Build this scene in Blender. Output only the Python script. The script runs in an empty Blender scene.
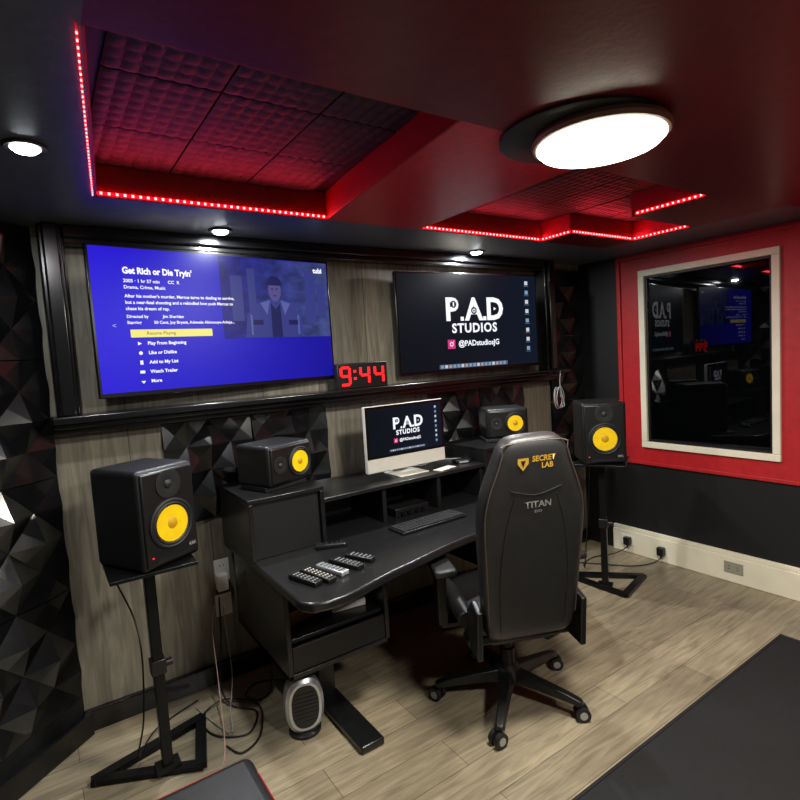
import bpy, bmesh, math, random
from mathutils import Vector, Matrix
D=bpy.data; S=bpy.context.scene; COL=S.collection
PI=math.pi
try: S.view_settings.view_transform='Standard'
except Exception as e: print(e)
# ---------------- camera -----------------
F=535.0
cx=Vector((790,92,-F)).normalized(); cy=Vector((-365,20,-F)); cy=(cy-cx*cy.dot(cx)).normalized(); cz=cx.cross(cy)
R_=Vector((cx.x,cy.x,cz.x)); U_=Vector((cx.y,cy.y,cz.y)); B_=Vector((cx.z,cy.z,cz.z))
CAM=Vector((0,0,1.6))
cam=D.objects.new('camera',D.cameras.new('camera')); COL.objects.link(cam)
m=Matrix.Identity(4)
for i in range(3): m[i][0]=R_[i]; m[i][1]=U_[i]; m[i][2]=B_[i]; m[i][3]=CAM[i]
cam.matrix_world=m; cam.data.sensor_width=36; cam.data.lens=F/800*36; cam.data.clip_start=.02
S.camera=cam
def ray(px,py): return R_*((px-400)/F)+U_*((400-py)/F)-B_
def onz(px,py,z):
    d=ray(px,py); return CAM+d*((z-CAM.z)/d.z)
# ---------------- materials --------------
def lin(c):
    return tuple(((v/255)/12.92 if v/255<=.04045 else ((v/255+.055)/1.055)**2.4) for v in c)+(1,)
def nodes(name):
    mt=D.materials.new(name); mt.use_nodes=True; nt=mt.node_tree
    return mt,nt,nt.nodes['Principled BSDF']
def pm(name,c,rough=.5,metal=0,var=.12,scale=25,bump=0,spec=.5,coat=0,bscale=None):
    mt,nt,p=nodes(name); c=lin(c)
    tc=nt.nodes.new('ShaderNodeTexCoord'); nz=nt.nodes.new('ShaderNodeTexNoise')
    nz.inputs['Scale'].default_value=scale; nz.inputs['Detail'].default_value=4
    nt.links.new(tc.outputs['Object'],nz.inputs['Vector'])
    cr=nt.nodes.new('ShaderNodeValToRGB')
    cr.color_ramp.elements[0].position=.3; cr.color_ramp.elements[1].position=.7
    cr.color_ramp.elements[0].color=tuple(v*(1-var) for v in c[:3])+(1,)
    cr.color_ramp.elements[1].color=tuple(min(1,v*(1+var)) for v in c[:3])+(1,)
    nt.links.new(nz.outputs['Fac'],cr.inputs['Fac']); nt.links.new(cr.outputs['Color'],p.inputs['Base Color'])
    p.inputs['Roughness'].default_value=rough; p.inputs['Metallic'].default_value=metal
    p.inputs['Specular IOR Level'].default_value=spec; p.inputs['Coat Weight'].default_value=coat
    if bump:
        n2=nt.nodes.new('ShaderNodeTexNoise'); n2.inputs['Scale'].default_value=bscale or 200
        nt.links.new(tc.outputs['Object'],n2.inputs['Vector'])
        b=nt.nodes.new('ShaderNodeBump'); b.inputs['Strength'].default_value=bump; b.inputs['Distance'].default_value=.002
        nt.links.new(n2.outputs['Fac'],b.inputs['Height']); nt.links.new(b.outputs['Normal'],p.inputs['Normal'])
    return mt
def em(name,c,st=1.0):
    mt,nt,p=nodes(name); c=lin(c)
    p.inputs['Base Color'].default_value=(0,0,0,1); p.inputs['Roughness'].default_value=.35
    p.inputs['Specular IOR Level'].default_value=.2
    p.inputs['Emission Color'].default_value=c; p.inputs['Emission Strength'].default_value=st
    return mt
def emgrad(name,c1,c2,axis='X',st=1.0,nscale=0):
    mt=em(name,c1,st); nt=mt.node_tree; p=nt.nodes['Principled BSDF']
    tc=nt.nodes.new('ShaderNodeTexCoord'); sp=nt.nodes.new('ShaderNodeSeparateXYZ')
    nt.links.new(tc.outputs['Generated'],sp.inputs[0])
    cr=nt.nodes.new('ShaderNodeValToRGB'); cr.color_ramp.elements[0].color=lin(c1); cr.color_ramp.elements[1].color=lin(c2)
    nt.links.new(sp.outputs[axis],cr.inputs['Fac'])
    out=cr.outputs['Color']
    if nscale:
        nz=nt.nodes.new('ShaderNodeTexNoise'); nz.inputs['Scale'].default_value=nscale; nz.inputs['Detail'].default_value=5; nt.links.new(tc.outputs['Generated'],nz.inputs['Vector'])
        c2r=nt.nodes.new('ShaderNodeValToRGB'); c2r.color_ramp.elements[0].position=.35; c2r.color_ramp.elements[0].color=(.35,.35,.35,1); c2r.color_ramp.elements[1].position=.68
        nt.links.new(nz.outputs['Fac'],c2r.inputs['Fac'])
        mx=nt.nodes.new('ShaderNodeMix'); mx.data_type='RGBA'; mx.blend_type='MULTIPLY'; mx.inputs[0].default_value=.8
        nt.links.new(out,mx.inputs[6]); nt.links.new(c2r.outputs['Color'],mx.inputs[7]); out=mx.outputs[2]
    nt.links.new(out,p.inputs['Emission Color'])
    return mt
def planks(name,c1,c2,mort,long_,wide,vertical=False,rough=.4,grain=.5,ms=.0022,gx=1.6,gy=16):
    mt,nt,p=nodes(name)
    tc=nt.nodes.new('ShaderNodeTexCoord'); sp=nt.nodes.new('ShaderNodeSeparateXYZ'); nt.links.new(tc.outputs['Object'],sp.inputs[0])
    cb=nt.nodes.new('ShaderNodeCombineXYZ')
    a,b=('Z','X') if vertical else ('X','Y')
    nt.links.new(sp.outputs[a],cb.inputs[0]); nt.links.new(sp.outputs[b],cb.inputs[1])
    br=nt.nodes.new('ShaderNodeTexBrick'); br.offset=.37
    br.inputs['Scale'].default_value=1; br.inputs['Brick Width'].default_value=long_; br.inputs['Row Height'].default_value=wide
    br.inputs['Mortar Size'].default_value=ms; br.inputs['Color1'].default_value=lin(c1); br.inputs['Color2'].default_value=lin(c2); br.inputs['Mortar'].default_value=lin(mort)
    nt.links.new(cb.outputs[0],br.inputs['Vector'])
    mp=nt.nodes.new('ShaderNodeMapping'); mp.inputs['Scale'].default_value=(gx,gy,1); nt.links.new(cb.outputs[0],mp.inputs['Vector'])
    nz=nt.nodes.new('ShaderNodeTexNoise'); nz.inputs['Scale'].default_value=1.6; nz.inputs['Detail'].default_value=9; nz.inputs['Distortion'].default_value=1.4
    nt.links.new(mp.outputs[0],nz.inputs['Vector'])
    cr=nt.nodes.new('ShaderNodeValToRGB'); cr.color_ramp.elements[0].position=.32; cr.color_ramp.elements[1].position=.68
    cr.color_ramp.elements[0].color=(1-grain,)*3+(1,); cr.color_ramp.elements[1].color=(1.12,1.12,1.12,1)
    nt.links.new(nz.outputs['Fac'],cr.inputs['Fac'])
    mx=nt.nodes.new('ShaderNodeMix'); mx.data_type='RGBA'; mx.blend_type='MULTIPLY'; mx.inputs[0].default_value=1
    nt.links.new(br.outputs['Color'],mx.inputs[6]); nt.links.new(cr.outputs['Color'],mx.inputs[7])
    n3=nt.nodes.new('ShaderNodeTexNoise'); n3.inputs['Scale'].default_value=2.3; n3.inputs['Detail'].default_value=3; nt.links.new(tc.outputs['Object'],n3.inputs['Vector'])
    c3=nt.nodes.new('ShaderNodeValToRGB'); c3.color_ramp.elements[0].position=.3; c3.color_ramp.elements[0].color=(.78,.78,.78,1); c3.color_ramp.elements[1].position=.7; c3.color_ramp.elements[1].color=(1.08,1.08,1.08,1)
    nt.links.new(n3.outputs['Fac'],c3.inputs['Fac'])
    m2=nt.nodes.new('ShaderNodeMix'); m2.data_type='RGBA'; m2.blend_type='MULTIPLY'; m2.inputs[0].default_value=1
    nt.links.new(mx.outputs[2],m2.inputs[6]); nt.links.new(c3.outputs['Color'],m2.inputs[7]); nt.links.new(m2.outputs[2],p.inputs['Base Color'])
    p.inputs['Roughness'].default_value=rough
    bp=nt.nodes.new('ShaderNodeBump'); bp.inputs['Strength'].default_value=.25; bp.inputs['Distance'].default_value=.002
    nt.links.new(nz.outputs['Fac'],bp.inputs['Height']); nt.links.new(bp.outputs['Normal'],p.inputs['Normal'])
    return mt
M={}
M['floor']=planks('floor_planks',(162,148,122),(138,126,104),(84,76,62),1.25,.17,False,.34,.36,.0014,2.0,20)
M['wood']=planks('wall_planks',(142,135,118),(116,110,97),(54,51,46),3.5,.33,True,.45,.45)
M['black']=pm('black_paint',(15,15,17),.5)
M['bwall']=pm('black_wall',(9,9,11),.6,bump=.2,bscale=80)
M['gloss']=pm('black_gloss_trim',(15,15,17),.22,spec=.6)
M['facet']=pm('black_facet',(15,16,18),.22,spec=.8)
M['desk']=pm('black_desk',(22,22,23),.28,bump=.05)
M['maroon']=pm('maroon_ceiling',(108,14,32),.34,bump=.3,bscale=60)  # base colour raised to carry red bounce from the strips
M['beam']=pm('beam_led_glow',(206,24,48),.34,bump=.3,bscale=60)  # red strip glow on the beam put into its base colour
M['cblack']=pm('charcoal_ceiling',(88,94,106),.34,bump=.3,bscale=60)  # grey lifted in the colour to stand in for bluish haze
M['wellglow']=pm('recess_edge_glow',(150,16,32),.5,bump=.2,bscale=60)  # red light on the recess sides painted as base colour
M['red']=pm('red_paint',(176,27,32),.5,bump=.2,bscale=60)
M['cream']=pm('cream_paint',(232,224,200),.45,var=.06,scale=6)
M['white']=pm('white_paint',(226,222,214),.45,var=.05)
M['greyplate']=pm('grey_outlet',(150,144,128),.5,var=.05)
M['plastic']=pm('black_plastic',(18,18,19),.36)
M['vinyl']=pm('speaker_vinyl',(18,18,19),.42,bump=.35,bscale=500)
M['rubber']=pm('rubber',(12,12,12),.6)
M['yellow']=pm('yellow_cone',(246,204,10),.42,var=.06)
M['dyellow']=pm('dark_yellow_cap',(200,150,10),.45,var=.06)
M['steel']=pm('dark_steel',(24,24,26),.35,metal=.6)
M['silver']=pm('silver',(196,198,200),.3,metal=.7,var=.04)
M['chin']=pm('warm_aluminium',(206,202,192),.35,metal=.15,var=.03)
M['leather']=pm('charcoal_leather',(36,35,35),.42,bump=.35,bscale=300)
M['leather2']=pm('dark_leather',(24,23,24),.42,bump=.3,bscale=300)
M['stitch']=pm('tan_piping',(74,62,54),.6)
M['rimm']=pm('warm_bronze_rim',(128,98,86),.4)
M['redpipe']=pm('red_piping',(150,24,24),.5)
M['gold']=pm('gold_print',(214,168,60),.4)
M['greyp']=pm('grey_print',(140,138,132),.5)
M['glass']=pm('dark_glass',(3,4,5),.02,spec=.6,var=.02)
M['foam']=pm('acoustic_foam',(13,13,15),.55,bump=.4,bscale=300)
M['rug']=pm('black_rug',(13,12,13),.85,bump=.6,bscale=400)
M['key']=pm('key_black',(34,34,36),.5)
M['lgrey']=pm('light_grey_rubber',(150,150,150),.6)
M['brown']=pm('brown_card',(122,84,58),.7)
M['pink']=pm('pinkish_cord',(190,150,140),.5)
M['paper']=pm('paper',(205,196,186),.7)
M['cord']=pm('black_cord',(14,14,14),.45)
M['wcord']=pm('white_cord',(150,148,144),.45)
M['bezel']=pm('bezel',(8,8,9),.25)
M['lampwhite']=em('lamp_diffuser',(255,250,226),10)
M['spotwhite']=em('downlight_lens',(240,250,255),18)
M['ledtape']=em('led_tape_red',(255,8,20),5)
M['ledtapedim']=em('led_tape_dim_red',(200,8,18),.5)
M['led']=em('led_diode_red',(255,60,60),26)
M['digit']=em('red_digit',(255,30,34),2.4)
M['blue']=emgrad('blue_menu',(40,24,214),(20,16,150),'X',1.0)
M['still']=emgrad('film_still_blue',(26,20,150),(74,88,150),'X',.85,9)
M['fig1']=em('figure_dark_blue',(26,28,84),1); M['fig2']=em('figure_mid_blue',(52,58,128),1); M['fig3']=em('figure_light_blue',(86,92,160),1); M['fig4']=em('figure_face',(82,76,132),1)
M['txt']=em('screen_text_white',(240,240,250),1.15)
M['txt2']=em('screen_text_soft',(180,180,240),1)
M['btn']=em('highlight_button',(236,226,120),1.1)
M['btxt']=em('button_text',(60,56,80),.8)
M['night']=emgrad('desktop_dark',(8,14,22),(14,24,38),'X',1.0)
M['dock']=em('dock_grey',(96,108,126),.8)
M['ico1']=em('icon_blue',(120,156,190),1); M['ico2']=em('icon_pink',(214,60,130),1); M['ico3']=em('icon_pale',(200,206,214),1); M['ico4']=em('icon_tan',(176,150,140),1)
# ---------------- geometry ----------------
class MB:
    def __init__(s): s.bm=bmesh.new(); s.mi=0
    def _t(s,vs,fs,mat=None,smooth=None):
        bv=[s.bm.verts.new((mat@Vector(v)) if mat else v) for v in vs]
        for f in fs:
            try:
                fc=s.bm.faces.new([bv[i] for i in f]); fc.material_index=s.mi
            except ValueError: pass
        return s
    def box(s,x0,x1,y0,y1,z0,z1,mat=None):
        vs=[(x,y,z) for x in (x0,x1) for y in (y0,y1) for z in (z0,z1)]
        fs=[(0,1,3,2),(4,6,7,5),(0,4,5,1),(2,3,7,6),(0,2,6,4),(1,5,7,3)]
        return s._t(vs,fs,mat)
    def cyl(s,p0,p1,r0,r1=None,n=20):
        if r1 is None: r1=r0
        p0=Vector(p0);p1=Vector(p1); d=(p1-p0).normalized(); a=d.orthogonal().normalized(); b=d.cross(a)
        vs=[];fs=[]
        for p,r in((p0,r0),(p1,r1)):
            for i in range(n):
                t=2*PI*i/n; vs.append(p+a*(r*math.cos(t))+b*(r*math.sin(t)))
        for i in range(n):
            j=(i+1)%n; fs.append((i,j,n+j,n+i))
        fs.append(tuple(range(n))[::-1]); fs.append(tuple(range(n,2*n)))
        return s._t(vs,fs)
    def lathe(s,prof,mat=None,n=36):
        vs=[];fs=[]
        for r,z in prof:
            for i in range(n):
                t=2*PI*i/n; vs.append((r*math.cos(t),r*math.sin(t),z))
        for k in range(len(prof)-1):
            for i in range(n):
                j=(i+1)%n; fs.append((k*n+i,k*n+j,(k+1)*n+j,(k+1)*n+i))
        fs.append(tuple(range(n))[::-1]); fs.append(tuple((len(prof)-1)*n+i for i in range(n)))
        return s._t(vs,fs,mat)
    def prism(s,poly,z0,z1,mat=None):
        n=len(poly); vs=[(x,y,z0) for x,y in poly]+[(x,y,z1) for x,y in poly]
        fs=[tuple(range(n))[::-1],tuple(range(n,2*n))]+[(i,(i+1)%n,n+(i+1)%n,n+i) for i in range(n)]
        return s._t(vs,fs,mat)
    def tube(s,pts,r,n=8,closed=False,sub=6):
        P=[Vector(p) for p in pts]
        if len(P)>2 and sub>1:
            Q=[]; k=len(P)
            rng=range(k) if closed else range(k-1)
            for i in rng:
                p0=P[(i-1)%k] if (closed or i>0) else P[0]; p1=P[i]; p2=P[(i+1)%k]; p3=P[(i+2)%k] if (closed or i+2<k) else P[-1]
                for q in range(sub):
                    t=q/sub; Q.append(.5*((2*p1)+(p2-p0)*t+(2*p0-5*p1+4*p2-p3)*t*t+(3*p1-p0-3*p2+p3)*t**3))
            if not closed: Q.append(P[-1])
            P=Q
        k=len(P); vs=[];fs=[]; a=None
        for i,p in enumerate(P):
            d=(P[(i+1)%k]-P[i-1]) if (closed or 0<i<k-1) else (P[1]-P[0] if i==0 else P[-1]-P[-2])
            d=d.normalized() if d.length>1e-9 else Vector((0,0,1))
            if a is None: a=d.orthogonal().normalized()
            a=(a-d*a.dot(d)); a=a.normalized() if a.length>1e-6 else d.orthogonal().normalized()
            b=d.cross(a)
            for j in range(n):
                t=2*PI*j/n; vs.append(p+a*(r*math.cos(t))+b*(r*math.sin(t)))
        for i in range(k if closed else k-1):
            i2=(i+1)%k
            for j in range(n):
                j2=(j+1)%n; fs.append((i*n+j,i*n+j2,i2*n+j2,i2*n+j))
        if not closed: fs.append(tuple(range(n))[::-1]); fs.append(tuple((k-1)*n+j for j in range(n)))
        return s._t(vs,fs)
    def loft(s,rings):
        n=len(rings[0]); vs=[v for r in rings for v in r]; fs=[]
        for k in range(len(rings)-1):
            for i in range(n):
                j=(i+1)%n; fs.append((k*n+i,k*n+j,(k+1)*n+j,(k+1)*n+i))
        fs.append(tuple(range(n))[::-1]); fs.append(tuple((len(rings)-1)*n+i for i in range(n)))
        return s._t(vs,fs)
    def disc(s,c,rx,rz,y,n=24,a0=0,a1=2*PI):
        vs=[(c[0]+rx*math.cos(a0+(a1-a0)*i/n),y,c[1]+rz*math.sin(a0+(a1-a0)*i/n)) for i in range(n)]
        return s._t(vs,[tuple(range(n))])
    def ring(s,c,r0,r1,y,n=24):
        vs=[(c[0]+r*math.cos(2*PI*i/n),y,c[1]+r*math.sin(2*PI*i/n)) for r in(r0,r1) for i in range(n)]
        return s._t(vs,[(i,(i+1)%n,n+(i+1)%n,n+i) for i in range(n)])
def link(name,me,parent=None):
    o=D.objects.new(name,me); COL.objects.link(o)
    if parent: o.parent=parent
    return o
def build(name,mb,mat,parent=None,bev=0,sub=0,loc=None,rot=None,seg=3):
    bm=mb.bm; bmesh.ops.recalc_face_normals(bm,faces=bm.faces)
    for f in bm.faces: f.smooth=True
    for e in bm.edges:
        if len(e.link_faces)==2:
            if e.calc_face_angle(0)>.6: e.smooth=False
        else: e.smooth=False
    me=D.meshes.new(name); bm.to_mesh(me); bm.free()
    for q in (mat if isinstance(mat,(list,tuple)) else [mat]): me.materials.append(q)
    o=link(name,me,parent)
    if bev:
        b=o.modifiers.new('bevel','BEVEL'); b.width=bev; b.segments=seg; b.limit_method='ANGLE'; b.angle_limit=.6
    if sub:
        for e in me.edges: e.use_edge_sharp=False
        q=o.modifiers.new('sub','SUBSURF'); q.levels=sub; q.render_levels=sub
    if loc: o.location=loc
    if rot: o.rotation_euler=rot
    return o
def tag(o,label,cat,group=None):
    o['label']=label; o['category']=cat
    if group: o['group']=group
    return o
def thing(name,label,cat,loc=(0,0,0),rz=0,group=None):
    o=D.objects.new(name,None); COL.objects.link(o); o.empty_display_size=.1
    o.location=loc; o.rotation_euler=(0,0,rz); return tag(o,label,cat,group)
def struct(name,mb,mat,parent=None,bev=0):
    o=build(name,mb,mat,parent,bev)
    if parent is None: o['kind']='structure'
    return o
def text(name,s,size,x,z,mat,parent,y=-.003,bold=0,align='LEFT',sx=1.0,space=1.0,th=0.0):
    cu=D.curves.new('t','FONT'); cu.body=s; cu.size=size; cu.align_x=align; cu.align_y='CENTER'; cu.offset=bold; cu.space_character=space; cu.extrude=th; cu.resolution_u=3
    o=D.objects.new('t',cu); COL.objects.link(o)
    dg=bpy.context.evaluated_depsgraph_get(); me=D.meshes.new_from_object(o.evaluated_get(dg))
    D.objects.remove(o); D.curves.remove(cu)
    for v in me.vertices:
        a=v.co.copy(); v.co=Vector((x+a.x*sx,y-a.z,z+a.y))
    me.name=name; me.materials.clear(); me.materials.append(mat)
    return link(name,me,parent)
# ================= SETTING ==================
YB=2.76; XR=3.66; ZC=2.24; CX,CY=.04,2.76
DX,DY=-.75,-.66; L=math.hypot(DX,DY); DX/=L; DY/=L
ex,ey=CX+DX*1.78,CY+DY*1.78
struct('floor',MB().prism([(ex-.1,-1.3),(XR+.1,-1.3),(XR+.1,YB+.1),(CX,YB+.1),(ex-.1,ey)],-.06,0),M['floor'])
struct('wall_back',MB().box(CX-.06,XR+.1,YB,YB+.1,0,2.45),M['wood'])
w=MB(); w.prism([(CX,CY),(ex,ey),(ex-.06,ey+.08),(CX-.06,CY+.08)],0,2.45); struct('wall_left',w,M['bwall'])
struct('wall_left_rear',MB().box(ex-.1,ex,-1.2,ey,0,2.45),M['bwall'])
struct('wall_front',MB().box(ex-.1,XR+.1,-1.3,-1.2,0,2.45),M['bwall'])
WY0,WY1,WZ0,WZ1=1.365,2.235,.84,2.10
w=MB()
w.box(XR,XR+.1,-1.2,YB,0,.70); w.box(XR,XR+.1,2.42,YB,.70,2.45); w.box(XR,XR+.1,-1.2,2.42,2.245,2.45)
w.mi=1
w.box(XR,XR+.1,-1.2,2.42,.70,WZ0); w.box(XR,XR+.1,-1.2,2.42,WZ1,2.245); w.box(XR,XR+.1,-1.2,WY0,WZ0,WZ1); w.box(XR,XR+.1,WY1,2.42,WZ0,WZ1)
struct('wall_right',w,[M['bwall'],M['red']])
t=MB(); t.box(XR-.018,XR,-1.2,2.42,.70,.725); t.box(XR-.018,XR,-1.2,2.42,2.20,2.225); t.box(XR-.018,XR,2.39,2.42,.725,2.20); struct('trim_5',t,M['red'],bev=.004)
fr=MB(); g=.034
for a in [(WY0-.01,WY1+.01,WZ1-g,WZ1+.01),(WY0-.01,WY1+.01,WZ0-.01,WZ0+g),(WY0-.01,WY0+g,WZ0+g,WZ1-g),(WY1-g,WY1+.01,WZ0+g,WZ1-g)]:
    fr.box(XR-.02,XR+.08,a[0],a[1],a[2],a[3])
win=struct('window_1',fr,M['cream'],bev=.004)
q=MB()
for a in [(WY0+g,WY1-g,WZ1-g-.015,WZ1-g),(WY0+g,WY1-g,WZ0+g,WZ0+g+.015),(WY0+g,WY0+g+.015,WZ0+g+.015,WZ1-g-.015),(WY1-g-.015,WY1-g,WZ0+g+.015,WZ1-g-.015)]:
    q.box(XR+.0,XR+.075,*a)
build('inner_bead',q,M['black'],win)
hw_=(WY1-WY0)/2-g
build('pane',MB().box(0,.006,-hw_,hw_,WZ0+g,WZ1-g),M['glass'],win,loc=(XR+.04,(WY0+WY1)/2,0),rot=(0,0,math.radians(3.1)))
ys=[-1.3,1.15,1.24,1.62,2.0,2.22,YB+.1]; ZT=2.36
def xl(y): return .24-(2.22-max(1.15,min(2.22,y)))*.103
def xr(y): return 1.165-(2.215-max(1.15,min(2.22,y)))*.12
xf=[lambda y:ex-.1,xl,xr,lambda y:1.68,lambda y:2.6,lambda y:3.2,lambda y:XR+.1]
def tray(i,j):
    return (i==1 and 1<=j<=4) or (i==3 and 2<=j<=4) or (i==4 and j==3)
c=MB()
for i in range(6):
    for j in range(6):
        y0,y1=ys[j],ys[j+1]; P4=[(xf[i](y0),y0),(xf[i+1](y0),y0),(xf[i+1](y1),y1),(xf[i](y1),y1)]
        if tray(i,j): c.mi=2; c.prism(P4,ZT,2.45)
        else:
            c.mi=1 if (i==0 or j==5 or (i==5 and j>=1)) else (3 if (i==2 and j>=1) else 0)
            c.prism(P4,ZC,2.45)
struct('ceiling',c,[M['maroon'],M['cblack'],M['black'],M['beam']])
def edge_glow(idx,segs):  # thin facings whose colour carries the red glow of the strips
    q=MB()
    for (a,b,n) in segs:
        a=Vector(a+(0,));b=Vector(b+(0,));n=Vector(n+(0,))*.006
        q.prism([a[:2],b[:2],(b+n)[:2],(a+n)[:2]],ZC+.001,ZT)
    struct('trim_%d'%idx,q,M['wellglow'])
edge_glow(6,[((xl(2.22),2.22),(xr(2.22),2.22),(0,-1)),((xr(1.15),1.15),(xr(2.22),2.22),(-1,0)),((xl(1.15),1.15),(xl(2.22),2.22),(1,0)),((xl(1.15),1.15),(xr(1.15),1.15),(0,1))])
edge_glow(7,[((1.68,2.22),(2.6,2.22),(0,-1)),((1.68,1.24),(1.68,2.22),(1,0)),((2.6,2.0),(2.6,2.22),(-1,0)),((2.6,1.24),(2.6,1.62),(-1,0)),((2.6,2.0),(3.2,2.0),(0,-1)),((3.2,1.62),(3.2,2.0),(-1,0)),((2.6,1.62),(3.2,1.62),(0,1)),((1.68,1.24),(2.6,1.24),(0,1))])
t=MB(); t.box(.06,.15,2.66,YB,1.44,2.24); t.box(.075,.135,2.63,2.66,1.44,2.24); struct('trim_1',t,M['gloss'],bev=.008)
t=MB(); t.box(.04,3.27,2.66,YB,1.36,1.43); t.box(.04,3.29,2.58,YB,1.41,1.44); t.box(.04,3.26,2.62,YB,1.385,1.41); struct('trim_2',t,M['gloss'],bev=.006)
t=MB(); t.box(3.14,3.23,2.66,YB,1.44,2.24); t.box(3.155,3.215,2.63,2.66,1.44,2.24); struct('trim_3',t,M['gloss'],bev=.008)
t=MB(); t.box(.15,3.14,2.68,YB,2.165,2.24); t.box(.15,3.14,2.65,2.70,2.19,2.24); struct('trim_4',t,M['gloss'],bev=.006)
struct('baseboard_back',MB().box(CX,XR,YB-.03,YB,0,.10),M['gloss'],bev=.006)
b=MB(); b.prism([(CX+.01,CY-.02),(ex,ey-.0),(ex+.02,ey-.03),(CX+.03,CY-.05)],0,.10); struct('baseboard_left',b,M['gloss'],bev=.004)
b=MB(); b.box(XR-.03,XR,-1.2,2.5,0,.17); b.box(XR-.022,XR,-1.2,2.5,.17,.20); struct('baseboard_right',b,M['cream'],bev=.005)
# ============ wall panels =============
def facet_tile(w,h,n,m_):
    mb=MB(); vs=[];fs=[];idx={}
    for i in range(n+1):
        for j in range(m_+1):
            hi=(i+j)%2==1; ed=i in(0,n) or j in(0,m_)
            y=(.022 if ed else .056) if hi else .006
            idx[i,j]=len(vs); vs.append((-w/2+w*i/n,-y,h*j/m_))
    for i in range(n):
        for j in range(m_):
            q=[idx[i,j],idx[i+1,j],idx[i+1,j+1],idx[i,j+1]]
            cxx=sum(vs[k][0] for k in q)/4; czz=sum(vs[k][2] for k in q)/4
            k=len(vs); vs.append((cxx,-.010,czz))
            for e in range(4): fs.append((q[e],q[(e+1)%4],k))
    mb._t(vs,fs); mb.box(-w/2,w/2,-.006,-.0005,0,h)
    return mb
def panel(w,h,n,m_,loc,rz,label):
    mb=facet_tile(w,h,n,m_); bm=mb.bm; bmesh.ops.recalc_face_normals(bm,faces=bm.faces)
    me=D.meshes.new('faceted_panel'); bm.to_mesh(me); bm.free(); me.materials.append(M['facet'])
    o=link('faceted_panel',me); o.location=loc; o.rotation_euler=(0,0,rz); tag(o,label,'wall panel','black faceted wall panels')
RZ=math.atan2(-DY,-DX)
rows=['lowest','second from floor','third from floor','topmost']
for i in range(4):
    d=.262
    panel(.5,.5,4,4,(CX+DX*d,CY+DY*d,.17+.505*i),RZ,'black faceted panel on the angled left wall, %s of the column'%rows[i])
for i,(x,l) in enumerate([(.69,'black faceted panel under the blue television, nearest the left corner'),(1.13,'black faceted panel under the blue television behind the small left speaker'),
        (2.30,'black faceted panel under the dark television just right of the computer'),(2.74,'black faceted panel behind the small right speaker')]):
    panel(.43,.5,4,4,(x,YB,.85),0,l)
for i in range(3):
    panel(.39,.5,3,4,(3.46,YB,.68+.505*i),0,'black faceted panel in the corner by the red wall, %s of three'%['lowest','middle','highest'][i])
# ============ ceiling foam ============
def foam(w,h,n=42,k=7):
    mb=MB(); vs=[];fs=[]
    for i in range(n+1):
        for j in range(n+1):
            u,v=i/n,j/n
            s=abs(math.sin(PI*u*k))**.8*(.45+.55*abs(math.sin(PI*v*k))**.6)
            vs.append((-w/2+w*u,-h/2+h*v,-.008-.005*s))
    for i in range(n):
        for j in range(n): fs.append((i*(n+1)+j,(i+1)*(n+1)+j,(i+1)*(n+1)+j+1,i*(n+1)+j+1))
    mb._t(vs,fs); mb.box(-w/2,w/2,-h/2,h/2,-.008,0); return mb
def foam_set(x0,x1,y0,y1,nx_,ny_,where,grp):
    w=(x1-x0)/nx_-.006; h=(y1-y0)/ny_-.006; me=None
    cols=['left','middle','right']; rws=['near','middle','far']
    for i in range(nx_):
        for j in range(ny_):
            loc=(x0+(x1-x0)*(i+.5)/nx_,y0+(y1-y0)*(j+.5)/ny_,ZT)
            if me is None: o=build('acoustic_foam_panel',foam(w,h),M['foam']); me=o.data
            else: o=link('acoustic_foam_panel',me)
            o.location=loc
            if ny_>1: lab='black quilted foam tile in the %s ceiling recess, %s row, %s column'%(where,rws[j],cols[i])
            else: lab='black quilted foam tile in the narrow recess beside the red wall, %s one'%('left' if i==0 else 'right')
            tag(o,lab,'acoustic foam',grp)
foam_set(.20,1.09,1.16,2.21,3,3,'left','foam tiles in the left ceiling recess')
foam_set(1.69,2.59,1.25,2.21,3,3,'right','foam tiles in the right ceiling recess')
foam_set(2.6,3.19,1.63,1.99,2,1,'','foam tiles in the narrow recess')
# ============ LED strips ==============
def led_strip(p0,p1,label,n,dim=False):
    p0=Vector(p0);p1=Vector(p1);n=Vector(n); d=p1-p0; Ln=d.length; d.normalize(); up=d.cross(n)
    t=thing('led_strip',label,'led strip',p0,0,'red led strips around the ceiling recesses')
    mt=Matrix((( d.x,n.x,up.x,0),(d.y,n.y,up.y,0),(d.z,n.z,up.z,0),(0,0,0,1)))
    hw=.0020 if dim else .005
    mb=MB(); mb.box(0,Ln,0,.002,-hw,hw,mt); build('tape',mb,M['ledtapedim' if dim else 'ledtape'],t)
    k=int(Ln/.026); e=.0017 if dim else .004
    o=build('diode',MB().box(-e,e,0,.004,-e,e,mt),M['led'],t); o.location=d*.013+n*.002
    for i in range(1,k):
        c_=o.copy(); COL.objects.link(c_); c_.location=d*(.013+i*.026)+n*.002
zs=ZC+.012; e6=.006
led_strip((xl(2.22)+.005,2.22-e6,zs),(xr(2.22)-.01,2.22-e6,zs),'red led strip along the back edge of the left ceiling recess',(0,-1,0))
led_strip((xl(2.2)-.008,2.2,ZC),(xl(1.15)-.008,1.15,ZC),'faint dotted red led strip along the left side of the left ceiling recess',(0,0,-1),True)
led_strip((1.69,2.22-e6,zs),(2.59,2.22-e6,zs),'red led strip along the back edge of the right ceiling recess',(0,-1,0))
led_strip((2.6-e6,2.21,zs),(2.6-e6,2.0,zs),'short red led strip on the step joining the right and narrow recesses',(-1,0,0))
led_strip((2.6,2.0-e6,zs),(3.19,2.0-e6,zs),'red led strip along the back of the narrow recess by the red wall',(0,-1,0))
led_strip((3.2-e6,1.99,zs),(3.2-e6,1.63,zs),'short red led strip on the narrow recess end nearest the window',(-1,0,0))
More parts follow.
